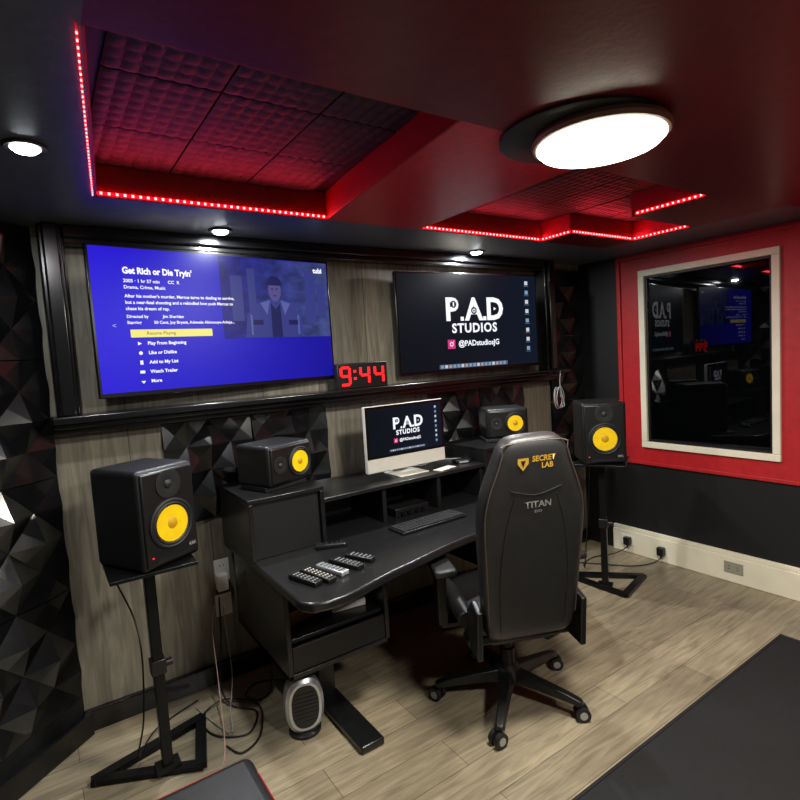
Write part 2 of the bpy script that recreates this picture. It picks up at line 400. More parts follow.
led_strip((2.6-e6,1.60,zs),(2.6-e6,1.25,zs),'short red led strip on the near right edge of the right recess',(-1,0,0))
# ============ lamps ==================
def area(name,loc,size,power,color,rot=(0,0,0)):
    l=D.lights.new(name,'AREA'); l.shape='DISK'; l.size=size; l.energy=power; l.color=color
    o=D.objects.new(name,l); COL.objects.link(o); o.location=loc; o.rotation_euler=rot; return o
def downlight(x,y,label,pw):
    t=thing('downlight',label,'ceiling light',(x,y,ZC),0,'small round ceiling downlights')
    build('trim_ring',MB().lathe([(.036,0),(.055,0),(.055,-.004),(.05,-.009),(.036,-.006)]),M['black'],t)
    build('lens',MB().lathe([(.0,-.001),(.036,-.001),(.036,-.009),(.026,-.017),(.0,-.020)]),M['spotwhite'],t)
    area('downlight_lamp',(x,y,ZC-.022),.06,pw,(.94,.98,1))
downlight(.776,2.55,'small bright downlight above the blue television',19)
downlight(2.393,2.57,'small bright downlight above the dark television',21)
downlight(.038,1.81,'small bright downlight at the far left of the ceiling',9)
t=thing('ceiling_lamp','large round glowing ceiling lamp with bronze rim in front of the right recess','ceiling light',(1.46,1.01,ZC))
build('dark_disc',MB().lathe([(.0,0),(.235,0),(.235,-.008),(.225,-.012),(.0,-.012)],Matrix.Translation((-.04,.045,0)),n=56),M['black'],t)  # dark disc above the rim, set off centre
build('rim',MB().lathe([(.16,-.012),(.192,-.012),(.199,-.026),(.194,-.038),(.184,-.040),(.16,-.03)],n=56),M['rimm'],t)
build('diffuser',MB().lathe([(0,-.02),(.184,-.02),(.184,-.042),(.172,-.054),(.14,-.060),(0,-.064)],n=56),M['lampwhite'],t)
area('ceiling_lamp_light',(1.46,1.01,ZC-.068),.34,54,(1,.97,.88))
t=thing('ceiling_lamp','unseen round fill lamp added behind the viewpoint','ceiling light',(1.2,-.5,ZC))  # added out of view as general fill for the room
build('diffuser',MB().lathe([(0,0),(.16,0),(.16,-.03),(0,-.04)]),M['lampwhite'],t)
area('rear_fill_light',(1.2,-.5,ZC-.05),.3,48,(1,.97,.92))
def glow(name,loc,sx,sy,pw,rot):
    l=D.lights.new(name,'AREA'); l.shape='RECTANGLE'; l.size=sx; l.size_y=sy; l.energy=pw; l.color=(1,.03,.06)
    o=D.objects.new(name,l); COL.objects.link(o); o.location=loc; o.rotation_euler=rot
H=PI/2
glow('led_glow',(.68,2.205,ZC+.02),.9,.008,1.0,(-H,0,0))
glow('led_glow',(2.14,2.205,ZC+.02),.9,.008,1.1,(-H,0,0))
glow('led_glow',(2.9,1.985,ZC+.02),.56,.008,1.1,(-H,0,0))
# ============ TVs ====================
def tv(pL,pR,h,zc,label,fillmat):
    pL=Vector(pL);pR=Vector(pR); c=(pL+pR)/2; d=pR-pL; w=d.length; a=math.atan2(d.y,d.x)
    t=thing('television',label,'television',(c.x,c.y,zc),a)
    build('bezel',MB().box(-w/2,w/2,0,.025,-h/2,h/2),M['bezel'],t,bev=.004)
    build('rear_housing',MB().box(-w*.36,w*.36,.025,.05,-h*.4,h*.25),M['plastic'],t,bev=.01)
    build('wall_mount',MB().box(-.09,.09,.05,max(.055,YB-c.y-.004),-.1,.1),M['steel'],t)
    s=build('screen',MB().box(-w/2+.012,w/2-.012,-.0015,0,-h/2+.02,h/2-.012),fillmat,t)
    return t,s,w,h
tv1,sc,w,h=tv((.215,2.56),(1.395,2.70),.65,1.827,'large television on the left showing a blue film menu',M['blue'])
sx0=-.03
build('film_still',MB().box(sx0,w/2-.014,-.0025,-.0016,-.085,h/2-.014),M['still'],sc)
for (x0,x1,z0,z1) in [(.02,.08,.0,.22),(.11,.15,.05,.26),(.44,.5,.0,.26),(.51,.56,.02,.2)]:
    q=MB(); q.box(x0,x1,-.0029,-.0026,z0,z1); b_=build('background_building',q,M['fig2'],sc)
q=MB(); q._t([(x,-.0034,z) for x,z in[(.08,-.083),(.095,.03),(.15,.085),(.215,.11),(.30,.11),(.36,.085),(.40,.03),(.415,-.083)]],[tuple(range(8))]); build('figure_coat',q,M['fig2'],sc)
q=MB(); q._t([(x,-.0038,z) for x,z in[(.225,-.083),(.228,.09),(.255,.06),(.282,.09),(.285,-.083)]],[tuple(range(5))]); build('figure_shirt',q,M['fig1'],sc)
for x0 in(.125,.325):
    q=MB(); q.box(x0,x0+.055,-.0038,-.0037,-.02,.005); build('figure_pocket',q,M['fig1'],sc)
q=MB(); q.disc((.255,.155),.036,.056,-.0040); build('figure_face',q,M['fig4'],sc)
for x0 in(.242,.268):
    q=MB(); q.disc((x0,.162),.006,.004,-.0042,10); build('figure_eye',q,M['fig1'],sc)
q=MB(); q.box(.244,.266,-.0042,-.0041,.126,.130); build('figure_mouth',q,M['fig1'],sc)
q=MB(); q.disc((.255,.180),.043,.048,-.0044,a0=0,a1=PI*1.04); build('figure_hat',q,M['fig1'],sc)
for s_ in(-1,1):
    q=MB(); q._t([(.255+s_*a,-.0036,b) for a,b in((.03,.105),(.085,.09),(.05,.03))],[(0,1,2)]); build('figure_lapel',q,M['fig3'],sc)
for x0 in(.112,.378):
    q=MB(); q.box(x0,x0+.010,-.0036,-.0035,-.07,.03); build('figure_sleeve',q,M['fig3'],sc)
X0=-w/2+.135; T=M['txt']; T2=M['txt2']
text('title_text',"Get Rich or Die Tryin'",.038,X0,.216,T,sc,bold=.0017,sx=.85)
text('detail_text','2005 · 1 hr 57 min',.020,X0,.173,T,sc,bold=.0004)
text('rating_text','CC  R',.020,X0+.185,.173,T,sc,bold=.0004)
text('detail_text','Drama, Crime, Music',.020,X0,.146,T,sc,bold=.0004)
for i,l in enumerate(["After his mother's murder, Marcus turns to dealing to survive,","but a near-fatal shooting and a rekindled love push Marcus to","chase his dream of rap."]):
    text('synopsis_text',l,.0195,X0,.108-.027*i,T,sc,bold=.0005)
text('credit_text','Directed by',.0185,X0,.02,T,sc,bold=.0004); text('credit_text','Jim Sheridan',.0185,X0+.15,.02,T,sc,bold=.0004)
text('credit_text','Starring',.0185,X0,-.006,T,sc,bold=.0004); text('credit_text','50 Cent, Joy Bryant, Adewale Akinnuoye-Agbaje...',.0185,X0+.11,-.006,T,sc,bold=.0004)
build('menu_button',MB().box(X0+.01,X0+.37,-.0025,-.0016,-.070,-.036),M['btn'],sc,bev=0)
text('menu_text','Resume Playing',.02,X0+.075,-.053,M['btxt'],sc,y=-.0035)
for i,l in enumerate(['Play From Beginning','Like or Dislike','Add to My List','Watch Trailer','More']):
    zz=-.097-.0415*i; xo=X0+.015
    text('menu_text',l,.0205,X0+.075,zz,T,sc,bold=.0006)
    q=MB()
    if i==0: q._t([(xo+.02,-.003,zz-.008),(xo+.036,-.003,zz),(xo+.02,-.003,zz+.008)],[(0,1,2)])
    elif i==1: q.disc((xo+.028,zz),.008,.008,-.003,12)
    elif i==2: q.box(xo+.022,xo+.034,-.003,-.0025,zz-.009,zz+.009)
    elif i==3: q.box(xo+.018,xo+.038,-.003,-.0025,zz-.006,zz+.006)
    else: q._t([(xo+.018,-.003,zz+.002),(xo+.028,-.003,zz-.010),(xo+.038,-.003,zz+.002)],[(0,1,2)])
    build('menu_icon',q,T,sc)
text('arrow_text','<',.03,-w/2+.075,-.02,T2,sc)
text('channel_text','tubi',.036,w/2-.10,.268,T,sc,bold=.0014,align='LEFT')
def letter(ch,x,z,hgt,mat,sc,y,bold):
    o=text('logo_letter',ch,hgt*1.4,0,0,mat,sc,y,bold=bold)
    xs_=[v.co.x for v in o.data.vertices]; zs_=[v.co.z for v in o.data.vertices]
    cx_=(min(xs_)+max(xs_))/2; cz_=(min(zs_)+max(zs_))/2; k_=hgt/(max(zs_)-min(zs_))
    for v in o.data.vertices: v.co.x=x+(v.co.x-cx_)*k_; v.co.z=z+(v.co.z-cz_)*k_
def desktop(sc,w,h,k=1.0,y=-.003,zo=0):
    hg=.150*k; zc_=.085*k+zo
    for ch,x in(('P',-.160),('A',.012),('D',.190)): letter(ch,x*k,zc_,hg,M['txt'],sc,y,.007*k)
    for x in(-.085,.100):
        q=MB(); q.box((x-.013)*k,(x+.013)*k,y-.0001,y,zc_-hg/2,zc_-hg/2+.026*k); build('logo_dot',q,M['txt'],sc)
    for ix,(xi,zi) in enumerate(((-.150,.116),(.012,.074),(.186,.085))):
        q=MB(); q.disc((xi*k,zi*k+zo),.023*k,.023*k,y-.0006,20); build('letter_icon',q,M['night'],sc)
        q=MB()
        if ix==2: q._t([((xi-.008)*k,y-.0009,(zi-.011)*k+zo),((xi+.013)*k,y-.0009,zi*k+zo),((xi-.008)*k,y-.0009,(zi+.011)*k+zo)],[(0,1,2)])
        elif ix==0: q.box((xi-.005)*k,(xi+.005)*k,y-.0010,y-.0009,(zi-.014)*k+zo,(zi+.014)*k+zo)
        else: q.ring((xi*k,zi*k+zo),.007*k,.013*k,y-.0009,16)
        build('letter_icon_mark',q,M['txt'],sc)
    text('logo_text','STUDIOS',.082*k,.015*k,-.04*k+zo,M['txt'],sc,y,bold=.0028*k,align='CENTER',space=1.15)
    text('handle_text','@PADstudiosJG',.050*k,-.125*k,-.137*k+zo,M['txt'],sc,y,bold=.0012*k)
    q=MB(); q.box(-.208*k,-.15*k,y+.0005,y+.001,-.167*k+zo,-.109*k+zo); i=build('camera_icon',q,M['ico2'],sc)
    q=MB(); q.ring((-.179*k,-.138*k+zo),.009*k,.014*k,y-.0003,16); build('camera_icon_lens',q,M['txt'],sc)
    q=MB(); q.disc((-.163*k,-.122*k+zo),.003*k,.003*k,y-.0003,8); build('camera_icon_dot',q,M['txt'],sc)
    q=MB(); q.box(-.28*k,.28*k,y+.001,y+.0014,-h/2+.025*k+zo,-h/2+.052*k+zo); build('dock',q,M['dock'],sc)
    for n in range(17):
        x=-.270*k+n*.032*k; q=MB(); q.box(x,x+.020*k,y-.0002,y+.0003,-h/2+.029*k+zo,-h/2+.048*k+zo); build('dock_icon',q,[M['ico1'],M['ico3'],M['ico4'],M['ico1']][n%4],sc)
    for n in range(8):
        z=h/2-.06*k-n*.064*k+zo; x=w/2-.11*k; q=MB(); q.box(x,x+.028*k,y,y+.0005,z-.013*k,z+.013*k); build('desktop_icon',q,[M['ico3'],M['ico1'],M['ico3']][n%3],sc)
        q=MB(); q.box(x-.008*k,x+.036*k,y,y+.0005,z-.024*k,z-.019*k); build('icon_caption',q,M['dock'],sc)
tv2,sc2,w2,h2=tv((1.83,2.69),(2.97,2.60),.635,1.80,'large television on the right with white lettering on a dark screen',M['night'])
desktop(sc2,w2,h2,1.0)
t=thing('digital_clock','black digital clock with red 9:44 digits standing between the televisions','clock',(1.535,2.63,1.44),0)
build('case',MB().box(-.165,.165,0,.04,0,.145),M['plastic'],t,bev=.006)
def seg(parent,ch,x):
    on={'9':'abcdfg','4':'bcfg'}[ch]; a=.054; b=.095; th=.014; z0=.025
    q=MB(); S7={'a':(0,b,a,'h'),'g':(0,b/2,a,'h'),'d':(0,0,a,'h'),'b':(a,b/2,b/2,'v'),'c':(a,0,b/2,'v'),'f':(0,b/2,b/2,'v'),'e':(0,0,b/2,'v')}
    for k in on:
        u,v,l,o=S7[k]
        if o=='h': q.box(x+u+.003,x+u+l-.003,-.004,-.0005,z0+v-th/2,z0+v+th/2)
        else: q.box(x+u-th/2,x+u+th/2,-.004,-.0005,z0+v+.003,z0+v+l-.003)
    build('digit',q,M['digit'],parent)
seg(t,'9',-.14)
for z_ in(.05,.09):
    q=MB(); q.box(-.060,-.045,-.004,-.0005,z_,z_+.014); build('colon_dot',q,M['digit'],t)
seg(t,'4',-.015); seg(t,'4',.08)
# ============ speakers ===============
def speaker(w,h,d,label,loc,rz,horizontal=False,grp=None):
    t=thing('studio_speaker',label,'speaker',loc,rz,grp)
    W,H=(h,w) if horizontal else (w,h)
    build('cabinet',MB().box(-W/2,W/2,-d/2,d/2,0,H),M['vinyl'],t,bev=.018,seg=4)
    build('baffle',MB().box(-W/2+.012,W/2-.012,-d/2-.008,-d/2+.01,.012,H-.012),M['plastic'],t,bev=.008)
    if horizontal: wc=(W*.17,H*.5); tc=(-W*.27,H*.5); rw=w*.34
    else: wc=(0,H*.42); tc=(0,H*.82); rw=w*.35
    yf=-d/2-.008
    def place(c): return Matrix.Translation((c[0],yf,c[1]))@Matrix.Rotation(PI/2,4,'X')
    build('surround',MB().lathe([(rw*.6,-.004),(rw*1.08,-.004),(rw*1.08,.006),(rw*1.0,.009),(rw*.93,.006),(rw*.86,.009),(rw*.78,.004),(rw*.6,.003)],place(wc)),M['rubber'],t)
    build('cone',MB().lathe([(rw*.78,.006),(rw*.55,.0025),(rw*.34,.0008),(.001,.0002)],place(wc)),M['yellow'],t)
    build('dust_cap',MB().lathe([(rw*.27,.001),(rw*.24,.006),(rw*.14,.010),(.001,.012)],place(wc)),M['dyellow'],t)
    build('tweeter_waveguide',MB().lathe([(rw*.62,-.002),(rw*.62,.004),(rw*.55,.005),(rw*.25,.0005),(.001,.0005)],place(tc)),M['rubber'],t)
    build('tweeter_dome',MB().lathe([(rw*.2,.001),(rw*.17,.006),(rw*.08,.009),(.001,.01)],place(tc)),M['key'],t)
    if not horizontal:
        build('port_slot',MB().box(-W*.3,W*.3,yf-.002,yf+.004,.022,.034),M['black'],t)
        text('maker_text','KRK',.016,W*.34,.052,M['greyp'],t,y=yf-.001,align='CENTER',bold=.0006)
        build('power_light',MB().cyl((-W*.36,yf-.002,.05),(-W*.36,yf,.05),.003),M['digit'],t)
    return t
def stand(loc,rz,label,tri,top=.785):
    t=thing('speaker_stand',label,'speaker stand',loc,rz,'black speaker stands')
    build('top_plate',MB().box(-.145,.155,-.15,.16,top-.014,top),M['steel'],t,bev=.003)
    build('pole',MB().box(-.02,.02,-.02,.02,.02,top-.014),M['steel'],t,bev=.004)
    build('collar',MB().box(-.028,.028,-.028,.028,.42,.48),M['plastic'],t,bev=.004)
    build('height_knob',MB().cyl((.028,0,.45),(.055,0,.45),.015),M['plastic'],t)
    q=MB()
    for i in range(3):
        a=Vector(tri[i]+(0,)); b=Vector(tri[(i+1)%3]+(0,)); d=(b-a).normalized(); n=Vector((-d.y,d.x,0))*.022
        a-=d*.012; b+=d*.012
        q.prism([(a-n)[:2],(b-n)[:2],(b+n)[:2],(a+n)[:2]],.004,.028-.002*i)
    build('triangle_base',q,M['steel'],t)
    build('foot_bracket',MB().box(-.045,.045,-.03,.03,.02,.045),M['steel'],t)
    for i in range(3): build('rubber_foot',MB().cyl((tri[i][0]*.93,tri[i][1]*.93,0),(tri[i][0]*.93,tri[i][1]*.93,.006),.014),M['rubber'],t)
    return t
TRI=[(-.244,.12),(.185,.235),(.113,-.06)]
stand((.29,2.25,0),0,'black speaker stand with triangle base at left beside the angled wall',TRI,.875)
stand((2.95,2.10,0),math.radians(-62),'black speaker stand with triangle base near the cream baseboard',[(a*1.12,b*1.12) for a,b in TRI],.86)
speaker(.25,.375,.28,'large black studio speaker with yellow cone on the left stand',(.305,2.27,.875),math.radians(27),False,'studio speakers')
speaker(.265,.385,.30,'large black studio speaker with yellow cone on the stand by the red wall',(2.96,2.12,.86),math.radians(-42),False,'studio speakers')
RL,RR=1.025,1.035
for (x,y,z,rz_,l) in((.90,2.46,RL,16,'black foam pad under the small left speaker'),(2.43,2.47,RR,-30,'black foam pad under the small right speaker')):
    t=tag(build('isolation_pad',MB().prism([(-.12,-.10),(.12,-.10),(.12,.10),(-.12,.10)],0,.022),M['foam'],loc=(x,y,z),rot=(0,0,math.radians(rz_)),bev=.004),l,'speaker pad','speaker pads')
speaker(.19,.27,.235,'small black studio speaker lying sideways on the left desk riser',(.91,2.46,RL+.022),math.radians(20),True,'studio speakers')
speaker(.185,.265,.235,'small black studio speaker lying sideways on the right desk riser',(2.455,2.47,RR+.022),math.radians(-30),True,'studio speakers')
# ============ desk ===================
t=thing('studio_desk','wide black studio desk with curved front, raised rear shelf and side risers','desk',(1.66,2.2,0))
def dl(x,y): return (x-1.66,y-2.2)
XD=2.56
half=[(.70,1.80),(.705,1.75),(.73,1.715),(.78,1.70),(.86,1.70),(.94,1.715),(1.03,1.742),(1.12,1.765),(1.22,1.785),(1.34,1.812),(1.48,1.842),(1.6,1.858)]
cut=half+[(1.75,1.862),(1.9,1.855),(2.05,1.845),(2.2,1.85),(2.3,1.87),(2.39,1.93),(2.47,2.03),(2.53,2.15),(XD,2.27),(XD,2.70),(.70,2.70)]
build('desktop',MB().prism([dl(*p) for p in cut],.712,.75),M['desk'],t,bev=.010)
def db(x0,x1,y0,y1,z0,z1,q=None): 
    q=q or MB(); return q.box(x0-1.66,x1-1.66,y0-2.2,y1-2.2,z0,z1)
def riser(x0,x1,y0,z1):
    q=MB(); th=.02
    db(x0,x1,y0,2.69,z1-th,z1,q); db(x0,x0+th,y0,2.69,.75,z1-th,q); db(x1-th,x1,y0,2.69,.75,z1-th,q)
    return build('riser',q,M['desk'],t,bev=.003)
r=riser(.70,1.06,2.25,RL)
build('riser_front',db(.722,1.038,2.27,2.285,.752,RL-.022),M['black'],r)
r=riser(2.13,XD,2.3,RR); build('riser_front',db(2.152,XD-.022,2.32,2.335,.752,RR-.022),M['black'],r)
q=MB(); db(1.06,2.13,2.3,2.69,.93,.952,q); build('shelf',q,M['desk'],t,bev=.004)
for x in(1.065,1.42,1.78,2.10): build('shelf_support',db(x,x+.025,2.32,2.68,.75,.93),M['desk'],t,bev=.002)
build('shelf_back',db(1.06,2.13,2.672,2.69,.75,.93),M['black'],t)
for s,(xa,xb) in enumerate([(.72,1.2),(2.06,XD-.02)]):
    y0_=1.97 if s==0 else 2.22
    q=MB(); db(xa,xa+.02,y0_,2.62,.34,.712,q); db(xb-.02,xb,y0_,2.62,.34,.712,q); db(xa,xb,y0_,2.62,.34,.36,q); db(xa,xb,2.60,2.62,.36,.712,q); db(xa+.02,xb-.02,y0_+.03,2.6,.47,.49,q)
    cab=build('rack_cabinet',q,M['desk'],t,bev=.003)
    build('drawer_front',db(xa+.022,xb-.022,y0_+.005,y0_+.02,.362,.468),M['black'],cab,bev=.003)
    xm=1.0 if s==0 else 2.24
    build('leg_column',db(xm-.04,xm+.04,2.24,2.42,.03,.34),M['desk'],t,bev=.004)
    build('foot',db(xm-.055,xm+.055,1.83 if s==0 else 1.93,2.6,0,.035),M['desk'],t,bev=.008)
build('modesty_panel',db(1.2,2.06,2.6,2.62,.40,.712),M['black'],t)
tag(build('cardboard_box',MB().box(-.1,.1,-.08,.08,0,.06),M['brown'],loc=(.86,2.2,.491),rot=(0,0,.2),bev=.003),'small brown cardboard box in the open shelf under the desk','box')
tag(build('paper_pack',MB().box(-.08,.08,-.06,.06,0,.035),M['paper'],loc=(1.07,2.14,.491),rot=(0,0,-.15),bev=.003),'pale paper pack in the open shelf under the desk','paper')
t=thing('desktop_computer','slim all-in-one computer with pale chin on the middle desk shelf','computer',(1.675,2.44,.952))
build('stand_foot',MB().box(-.095,.095,-.07,.11,0,.006),M['chin'],t,bev=.003)
q=MB(); q.loft([[(-.055,.085,.005),(.055,.085,.005),(.055,.098,.005),(-.055,.098,.005)],[(-.055,.05,.12),(.055,.05,.12),(.055,.06,.12),(-.055,.06,.12)],[(-.055,.02,.22),(.055,.02,.22),(.055,.035,.22),(-.055,.035,.22)]]); build('stand_neck',q,M['chin'],t)
build('body',MB().box(-.264,.264,-.008,.02,.036,.395),M['chin'],t,bev=.004)
build('glass_front',MB().box(-.262,.262,-.0095,-.008,.112,.393),M['bezel'],t)
ms=build('screen',MB().box(-.245,.245,-.011,-.0095,.127,.38),M['night'],t)
desktop(ms,.49,.253,.43,-.0125,.2535)
t=thing('keyboard','black computer keyboard with rows of keys at the middle of the desk','keyboard',(1.58,2.15,.75),math.radians(2))
build('base',MB().box(-.205,.205,-.065,.065,0,.014),M['plastic'],t,bev=.004)
q=MB()
for r in range(6):
    for c_ in range(20):
        if r==0 and 5<c_<10: continue
        x=-.196+c_*.0196; z0=.014; q.box(x,x+.0165,-.057+r*.0192,-.0412+r*.0192,z0,z0+.006)
    if r==0: q.box(-.196+6*.0196,-.196+9.8*.0196,-.057,-.0412,.014,.020)
build('keys',q,M['key'],t)
def remote(px,py,l,w_,rz,label,mt,bm_):
    p=onz(px,py,.76); t=thing('remote_control',label,'remote control',(p.x,p.y,.75),rz,'remote controls on the desk')
    build('body',MB().box(-w_/2,w_/2,-l/2,l/2,0,.02),mt,t,bev=.006)
    q=MB(); n=int(l/.022)
    for i in range(n-1):
        for j in range(3):
            x=(j-1)*w_*.27; y=-l/2+.022+i*.022; q.box(x-.003,x+.003,y-.0028,y+.0028,.019,.0218)
    build('buttons',q,bm_,t)
a=math.radians(14)
remote(305,579,.16,.042,a+.05,'short remote with pale buttons nearest the desk corner',M['plastic'],M['lgrey'])
remote(318,575,.18,.043,a,'long remote with pale buttons, second from the desk corner',M['plastic'],M['paper'])
remote(332,569,.16,.042,a+.03,'silver topped remote in the middle of the row',M['silver'],M['plastic'])
remote(346,563,.17,.043,a+.08,'dark remote with pale buttons, fourth from the desk corner',M['plastic'],M['lgrey'])
remote(360,557,.14,.038,a+.18,'slim dark remote at the far end of the row',M['plastic'],M['lgrey'])
remote(331,545,.14,.040,a+.9,'small black remote lying crosswise behind the others',M['plastic'],M['key'])
t=thing('computer_mouse','black computer mouse at the right of the keyboard','mouse',(1.93,2.12,.75),.1)
q=MB(); rings=[]
for z,s_ in((0,.9),(.012,1),(.024,.85),(.033,.5),(.036,.1)): rings.append([(.031*s_*math.cos(2*PI*i/16),.052*s_*math.sin(2*PI*i/16),z) for i in range(16)])
q.loft(rings); build('shell',q,M['plastic'],t,sub=1); build('scroll_wheel',MB().cyl((-.004,.022,.031),(.004,.022,.031),.008),M['lgrey'],t)
t=thing('audio_interface','black audio interface box with knobs under the desk shelf','audio interface',(1.62,2.40,.75))
build('case',MB().box(-.11,.11,-.06,.08,0,.045),M['plastic'],t,bev=.004)
for x in(-.07,-.03,.02,.06): build('knob',MB().cyl((x,-.06,.022),(x,-.074,.022),.011),M['steel'],t)
t=thing('external_drive','small dark storage drive beside the computer on the shelf','drive',(2.05,2.42,.952),-.3)
build('case',MB().box(-.05,.05,-.035,.035,0,.022),M['steel'],t,bev=.005); build('label_plate',MB().box(-.03,.03,-.036,-.035,.006,.016),M['lgrey'],t)
q=MB(); q.box(-.07,.07,-.03,.03,0,.002); q.box(-.05,.06,-.035,.02,.002,.004); tag(build('notepaper',q,M['paper'],loc=(1.88,2.37,.952),rot=(0,0,.25)),'white notepaper scraps beside the computer stand','paper')
# ============ gaming chair =============
CH=thing('gaming_chair','charcoal black gaming chair seen from behind at the desk','office chair',(1.68,1.73,0),math.radians(-24))
def sring(hw,dp,z,yo,n=32,e=.45):
    r=[]
    for i in range(n):
        a_=2*PI*i/n; c_,s_=math.cos(a_),math.sin(a_)
        r.append((hw*math.copysign(abs(c_)**e,c_),yo+dp*math.copysign(abs(s_)**(e+.15),s_),z))
    return r
bk=[(0,.165,.035),(.02,.185,.048),(.1,.196,.056),(.25,.202,.058),(.4,.209,.058),(.50,.213,.058),(.58,.210,.057),(.65,.194,.056),(.71,.172,.055),(.76,.152,.053),(.81,.136,.05),(.845,.118,.042),(.865,.088,.027)]
q=MB(); q.loft([sring(hw,dp,z,0,32,.36) for z,hw,dp in bk])
back=build('backrest',q,M['leather'],CH,sub=1,loc=(0,-.25,.44),rot=(math.radians(11),math.radians(-1.5),0))
q=MB()
pl=[(-hw*.93,-dp*.86,z) for z,hw,dp in bk[2:-1]]; pr=[(hw*.93,-dp*.86,z) for z,hw,dp in bk[2:-1]][::-1]
q.tube(pl+pr,.0026,n=6,sub=3); build('piping',q,M['stitch'],back)
for s_ in(-1,1):
    q=MB(); q.tube([(s_*.135,-.0555,.06),(s_*.14,-.0575,.3),(s_*.12,-.0575,.5),(s_*.085,-.0565,.64)],.0018,n=5); build('seam',q,M['leather2'],back)
q=MB(); q.tube([(-.1,-.0565,.67),(0,-.0565,.645),(.1,-.0565,.67)],.0018,n=5); build('seam',q,M['leather2'],back)
text('maker_text','SECRET',.030,-.016,.786,M['gold'],back,y=-.0545,bold=.0009,sx=.9)
text('maker_text','LAB',.030,.020,.758,M['gold'],back,y=-.0555,bold=.0009,sx=.9)
q=MB(); q._t([(x*.85+.004,-.0555,z) for x,z in[(-.090,.794),(-.040,.794),(-.040,.772),(-.065,.744),(-.090,.772)]],[tuple(range(5))]); e=build('emblem',q,M['gold'],back)
q=MB(); q._t([(x*.85+.004,-.0562,z) for x,z in[(-.076,.784),(-.054,.784),(-.065,.758)]],[tuple(range(3))]); build('emblem_notch',q,M['leather'],back)
text('model_text','TITAN',.036,.01,.605,M['greyp'],back,y=-.0585,bold=.001,align='CENTER')
text('model_text','EVO',.016,.01,.577,M['greyp'],back,y=-.0585,bold=.0003,align='CENTER')
q=MB(); q.loft([[(x*s_,y*s_+.02,z) for x,y,_ in sring(.25,.26,0,0,32,.35)] for z,s_ in((.415,.9),(.43,1),(.485,1.02),(.51,.97),(.518,.8))]); build('seat',q,M['leather2'],CH,sub=1)
for s_ in(-1,1):
    q=MB(); q.tube([(s_*.235,-.18,.49),(s_*.245,0,.515),(s_*.24,.2,.50)],.038,n=12); build('seat_bolster',q,M['leather'],CH)
    q=MB(); q.box(s_*.30-.022,s_*.30+.022,-.03,.05,.40,.655); q.box(min(s_*.12,s_*.31),max(s_*.12,s_*.31),-.03,.05,.385,.41); build('armrest_post',q,M['plastic'],CH,bev=.006)
    build('armrest_pad',MB().box(s_*.30-.05,s_*.30+.05,-.13,.12,.655,.69),M['leather2'],CH,bev=.014)
    q=MB(); q.prism([(-.30,.37),(-.18,.37),(-.10,.43),(-.16,.52),(-.24,.60),(-.32,.58)],s_*.222-.012,s_*.222+.012,Matrix(((0,0,1,0),(1,0,0,0),(0,1,0,0),(0,0,0,1)))); build('hinge_cover',q,M['plastic'],CH,bev=.006)
q=MB(); q.box(-.13,.13,-.17,.17,.35,.39); q.box(-.24,.24,-.20,-.12,.375,.415); q.box(-.24,.24,.06,.12,.385,.415); build('tilt_mechanism',q,M['plastic'],CH,bev=.008)
q=MB(); q.tube([(-.1,.02,.365),(-.22,.02,.36),(-.30,.02,.35)],.008); build('tilt_lever',q,M['steel'],CH)
build('gas_lift',MB().cyl((0,0,.12),(0,0,.36),.025).cyl((0,0,.12),(0,0,.24),.034),M['steel'],CH)
build('base_hub',MB().lathe([(.0,.085),(.055,.085),(.06,.10),(.055,.15),(.035,.165),(.0,.165)]),M['plastic'],CH)
rzc=CH.rotation_euler.z
for k in range(5):
    ang=math.radians(218+72*k)-rzc; mt=Matrix.Rotation(ang,4,'Z')
    q=MB(); rr=[]
    for x,hw,z0,z1 in((.04,.034,.09,.145),(.15,.028,.085,.128),(.28,.024,.075,.105),(.33,.022,.068,.092),(.342,.012,.07,.086)):
        rr.append([mt@Vector(v) for v in((x,-hw,z0),(x,hw,z0),(x,hw*.7,z1),(x,-hw*.7,z1))])
    q.loft(rr); lg=build('base_leg',q,M['plastic'],CH,bev=.004)
    cc=mt@Vector((.325,0,0)); sw=ang+(.6 if k%2 else -.7); wd=Vector((-math.sin(sw),math.cos(sw),0)); fd=Vector((math.cos(sw),math.sin(sw),0))*.012
    ca=MB(); ca.cyl(cc+Vector((0,0,.055)),cc+Vector((0,0,.075)),.01)
    for s_ in(-1,1):
        c0=cc+fd+Vector((0,0,.032))+wd*(s_*.009); c1=c0+wd*(s_*.018); ca.cyl(c0,c1,.031,n=24)
    cst=build('caster',ca,M['rubber'],CH)
    for s_ in(-1,1):
        hb=MB(); c0=cc+fd+Vector((0,0,.032))+wd*(s_*.0265); hb.cyl(c0,c0+wd*(s_*.002),.017,n=18); build('wheel_cap',hb,M['greyp'],cst)
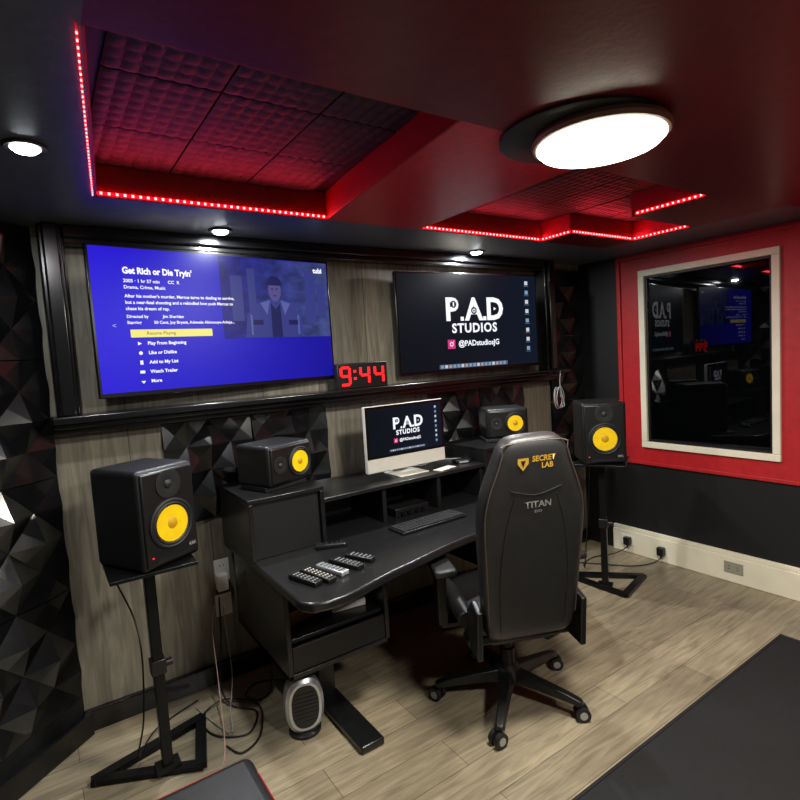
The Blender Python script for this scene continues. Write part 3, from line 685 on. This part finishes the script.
# ============ other things =============
t=thing('rug','black rug lying flat on the floor at the lower right','rug',(2.2,.27,0))
build('pile',MB().box(-1.2,.94,-1.0,.905,0,.012),M['rug'],t,bev=.004)
q=MB(); q.tube([(-1.185,.89,.012),(.925,.89,.012),(.925,-.985,.012),(-1.185,-.985,.012)],.003,n=5,closed=True,sub=1)
build('border_stitch',q,M['leather2'],t)
t=thing('padded_stool','black padded seat with red piping at the bottom edge','stool',(.175,1.30,0),0)
build('seat',MB().box(-.25,.25,-.25,.25,.38,.45),M['leather2'],t,bev=.03,seg=5)
P_=[]
for i in range(32):
    a_=2*PI*i/32; c_,s_=math.cos(a_),math.sin(a_); P_.append((.246*math.copysign(abs(c_)**.3,c_),.246*math.copysign(abs(s_)**.3,s_),.438))
build('piping',MB().tube(P_,.0022,n=6,closed=True,sub=1),M['redpipe'],t)
for sx in(-1,1):
    for sy in(-1,1): build('leg',MB().cyl((sx*.2,sy*.2,0),(sx*.18,sy*.18,.385),.013,.018),M['steel'],t)
t=thing('fan_heater','silver oval fan heater with dark grille on the floor under the desk','heater',(.83,2.13,0),math.radians(-12))
def ov(rx,rz,y,n=32,zc=.135): return [(rx*math.copysign(abs(math.cos(2*PI*i/n))**.8,math.cos(2*PI*i/n)),y,zc+rz*math.copysign(abs(math.sin(2*PI*i/n))**.8,math.sin(2*PI*i/n))) for i in range(n)]
q=MB(); q.loft([ov(.06,.09,.07),ov(.078,.112,.04),ov(.085,.122,0),ov(.083,.12,-.04),ov(.07,.105,-.052)]); build('shell',q,M['silver'],t)
q=MB(); q.loft([ov(.060,.094,-.050),ov(.058,.092,-.056)]); gr=build('grille',q,M['plastic'],t)
for i in range(8): 
    z=.073+i*.0175; hw=.054*math.sqrt(max(.05,1-((z-.135)/.092)**2)); q=MB(); q.box(-hw,hw,-.059,-.056,z-.0015,z+.0015)
    build('grille_bar',q,M['key'],gr)
build('base',MB().lathe([(0,0),(.07,0),(.07,.012),(.05,.022),(0,.022)]),M['plastic'],t)
def outlet(loc,rz,label,mat_,plug=None,grp='wall outlets'):
    t=thing('wall_outlet',label,'outlet',loc,rz,grp)
    pl=build('plate',MB().box(-.037,.037,-.006,-.0005,-.058,.058),mat_,t,bev=.002)
    for z in(-.026,.026):
        q=MB(); q.box(-.010,-.007,-.0072,-.006,z-.006,z+.006); q.box(.007,.010,-.0072,-.006,z-.006,z+.006); build('socket',q,M['black'],t)
    return t
outlet((.695,YB,.57),0,'white wall outlet beside the left side of the desk',M['white'])
t=thing('power_adapter','pale plug adapter pushed into the outlet beside the desk','adapter',(.685,YB-.008,.53))
build('body',MB().box(-.028,.026,-.05,0,-.05,.03),M['white'],t,bev=.005)
build('hanging_tag',MB().box(-.05,.03,-.055,-.053,-.17,-.06),M['paper'],t)
R90=math.radians(-90)
def hout(y,label,mat_):
    t=thing('wall_outlet',label,'outlet',(XR-.03,y,.10),R90,'outlets on the cream baseboard')
    build('plate',MB().box(-.058,.058,-.006,-.0005,-.037,.037),mat_,t,bev=.002)
    for x in(-.026,.026):
        q=MB(); q.box(x-.006,x+.006,-.0072,-.006,-.010,-.007); q.box(x-.006,x+.006,-.0072,-.006,.007,.010); build('socket',q,M['black'],t)
hout(2.38,'white outlet on the baseboard behind the right stand',M['white']); hout(1.62,'greyish outlet on the cream baseboard below the window',M['greyplate'])
for y_,z_,lab in((2.36,.10,'black plug in the baseboard outlet behind the right stand'),(2.10,.085,'black power plug on the cream baseboard right of the stand')):
    t=thing('power_plug',lab,'plug',(XR-.038 if y_>2.3 else XR-.03,y_,z_),R90,'black power plugs')
    build('body',MB().box(-.025,.025,-.04,0,-.03,.03),M['plastic'],t,bev=.006); build('strain_relief',MB().cyl((0,-.02,-.03),(0,-.02,-.05),.006),M['rubber'],t)
def cable(name,pts,r,mat_,label,cat='cable',closed=False): return tag(build(name,MB().tube(pts,r,n=8,closed=closed),mat_),label,cat)
cable('power_cable',[(3.60,2.36,.052),(3.5,2.40,.02),(3.35,2.48,.006),(3.2,2.45,.006),(3.14,2.40,.02),(3.13,2.36,.35),(3.13,2.32,.80),(3.09,2.27,.93)],.004,M['cord'],'black cable from the baseboard outlet up to the right speaker')
cable('power_cable',[(3.60,2.10,.035),(3.54,2.13,.008),(3.4,2.2,.006),(3.28,2.36,.006),(3.08,2.6,.006),(2.8,2.68,.006)],.004,M['cord'],'black cable running along the floor from the right plug')
cable('power_cable',[(.655,2.70,.46),(.64,2.66,.3),(.60,2.6,.08),(.62,2.5,.006),(.7,2.38,.006),(.62,2.26,.006),(.5,2.34,.006),(.48,2.5,.006),(.6,2.56,.013),(.72,2.42,.013),(.66,2.22,.006),(.56,2.16,.006),(.52,2.24,.006)],.004,M['cord'],'black cable looped on the floor between stand and desk')
cable('power_cable',[(.90,2.66,.40),(.86,2.6,.16),(.82,2.5,.02),(.74,2.46,.006),(.70,2.54,.006),(.78,2.60,.006),(.90,2.52,.006),(.88,2.36,.006),(.80,2.28,.012)],.004,M['cord'],'black cable coiled on the floor behind the small heater')
cable('thin_cord',[(.63,2.70,.42),(.60,2.66,.32),(.57,2.5,.12),(.50,2.2,.006),(.42,2.08,.006),(.33,1.95,.006),(.2,1.85,.006)],.0025,M['pink'],'thin pinkish cord trailing from the adapter past the left stand')
cable('thin_cord',[(.67,2.70,.42),(.67,2.68,.3),(.66,2.6,.1),(.60,2.45,.02),(.56,2.3,.016),(.52,2.42,.006),(.48,2.6,.006)],.0025,M['wcord'],'thin white cord hanging below the adapter')
cable('speaker_cable',[(.17,2.43,.94),(.18,2.46,.80),(.24,2.42,.6),(.25,2.36,.45),(.23,2.34,.2),(.2,2.34,.06),(.3,2.55,.012),(.5,2.65,.006)],.0035,M['cord'],'black cable hanging down behind the left stand')
pts=[]
for i in range(30):
    a_=i*2*PI/10; pts.append((3.10+.042*math.cos(a_)*(1+.1*math.sin(i)),2.56-.004*i/3,1.24+.075*math.sin(a_)*(1+.08*math.cos(i*1.7))))
pts.append((3.12,2.545,1.33)); pts.append((3.125,2.538,1.43))
cable('cable_coil',pts,.003,M['wcord'],'pale cable coil hanging from the ledge end above the right speaker')
t=thing('coil_hook','small black hook holding the hanging cable coil','hook',(3.125,2.58,1.42))
build('peg',MB().tube([(0,0,0),(0,-.04,0),(0,-.07,.02)],.005),M['steel'],t); build('screw_plate',MB().box(-.012,.012,-.006,0,-.015,.015),M['steel'],t)
cable('monitor_cable',[(2.12,2.5,.957),(2.08,2.53,.957),(2.0,2.58,.957),(1.9,2.55,.957),(1.82,2.52,.957),(1.74,2.56,.97)],.003,M['wcord'],'thin pale cable on the shelf behind the computer')
wd=D.worlds.new('world'); S.world=wd; wd.use_nodes=True; wd.node_tree.nodes['Background'].inputs[0].default_value=(.03,.03,.035,1); wd.node_tree.nodes['Background'].inputs[1].default_value=.4
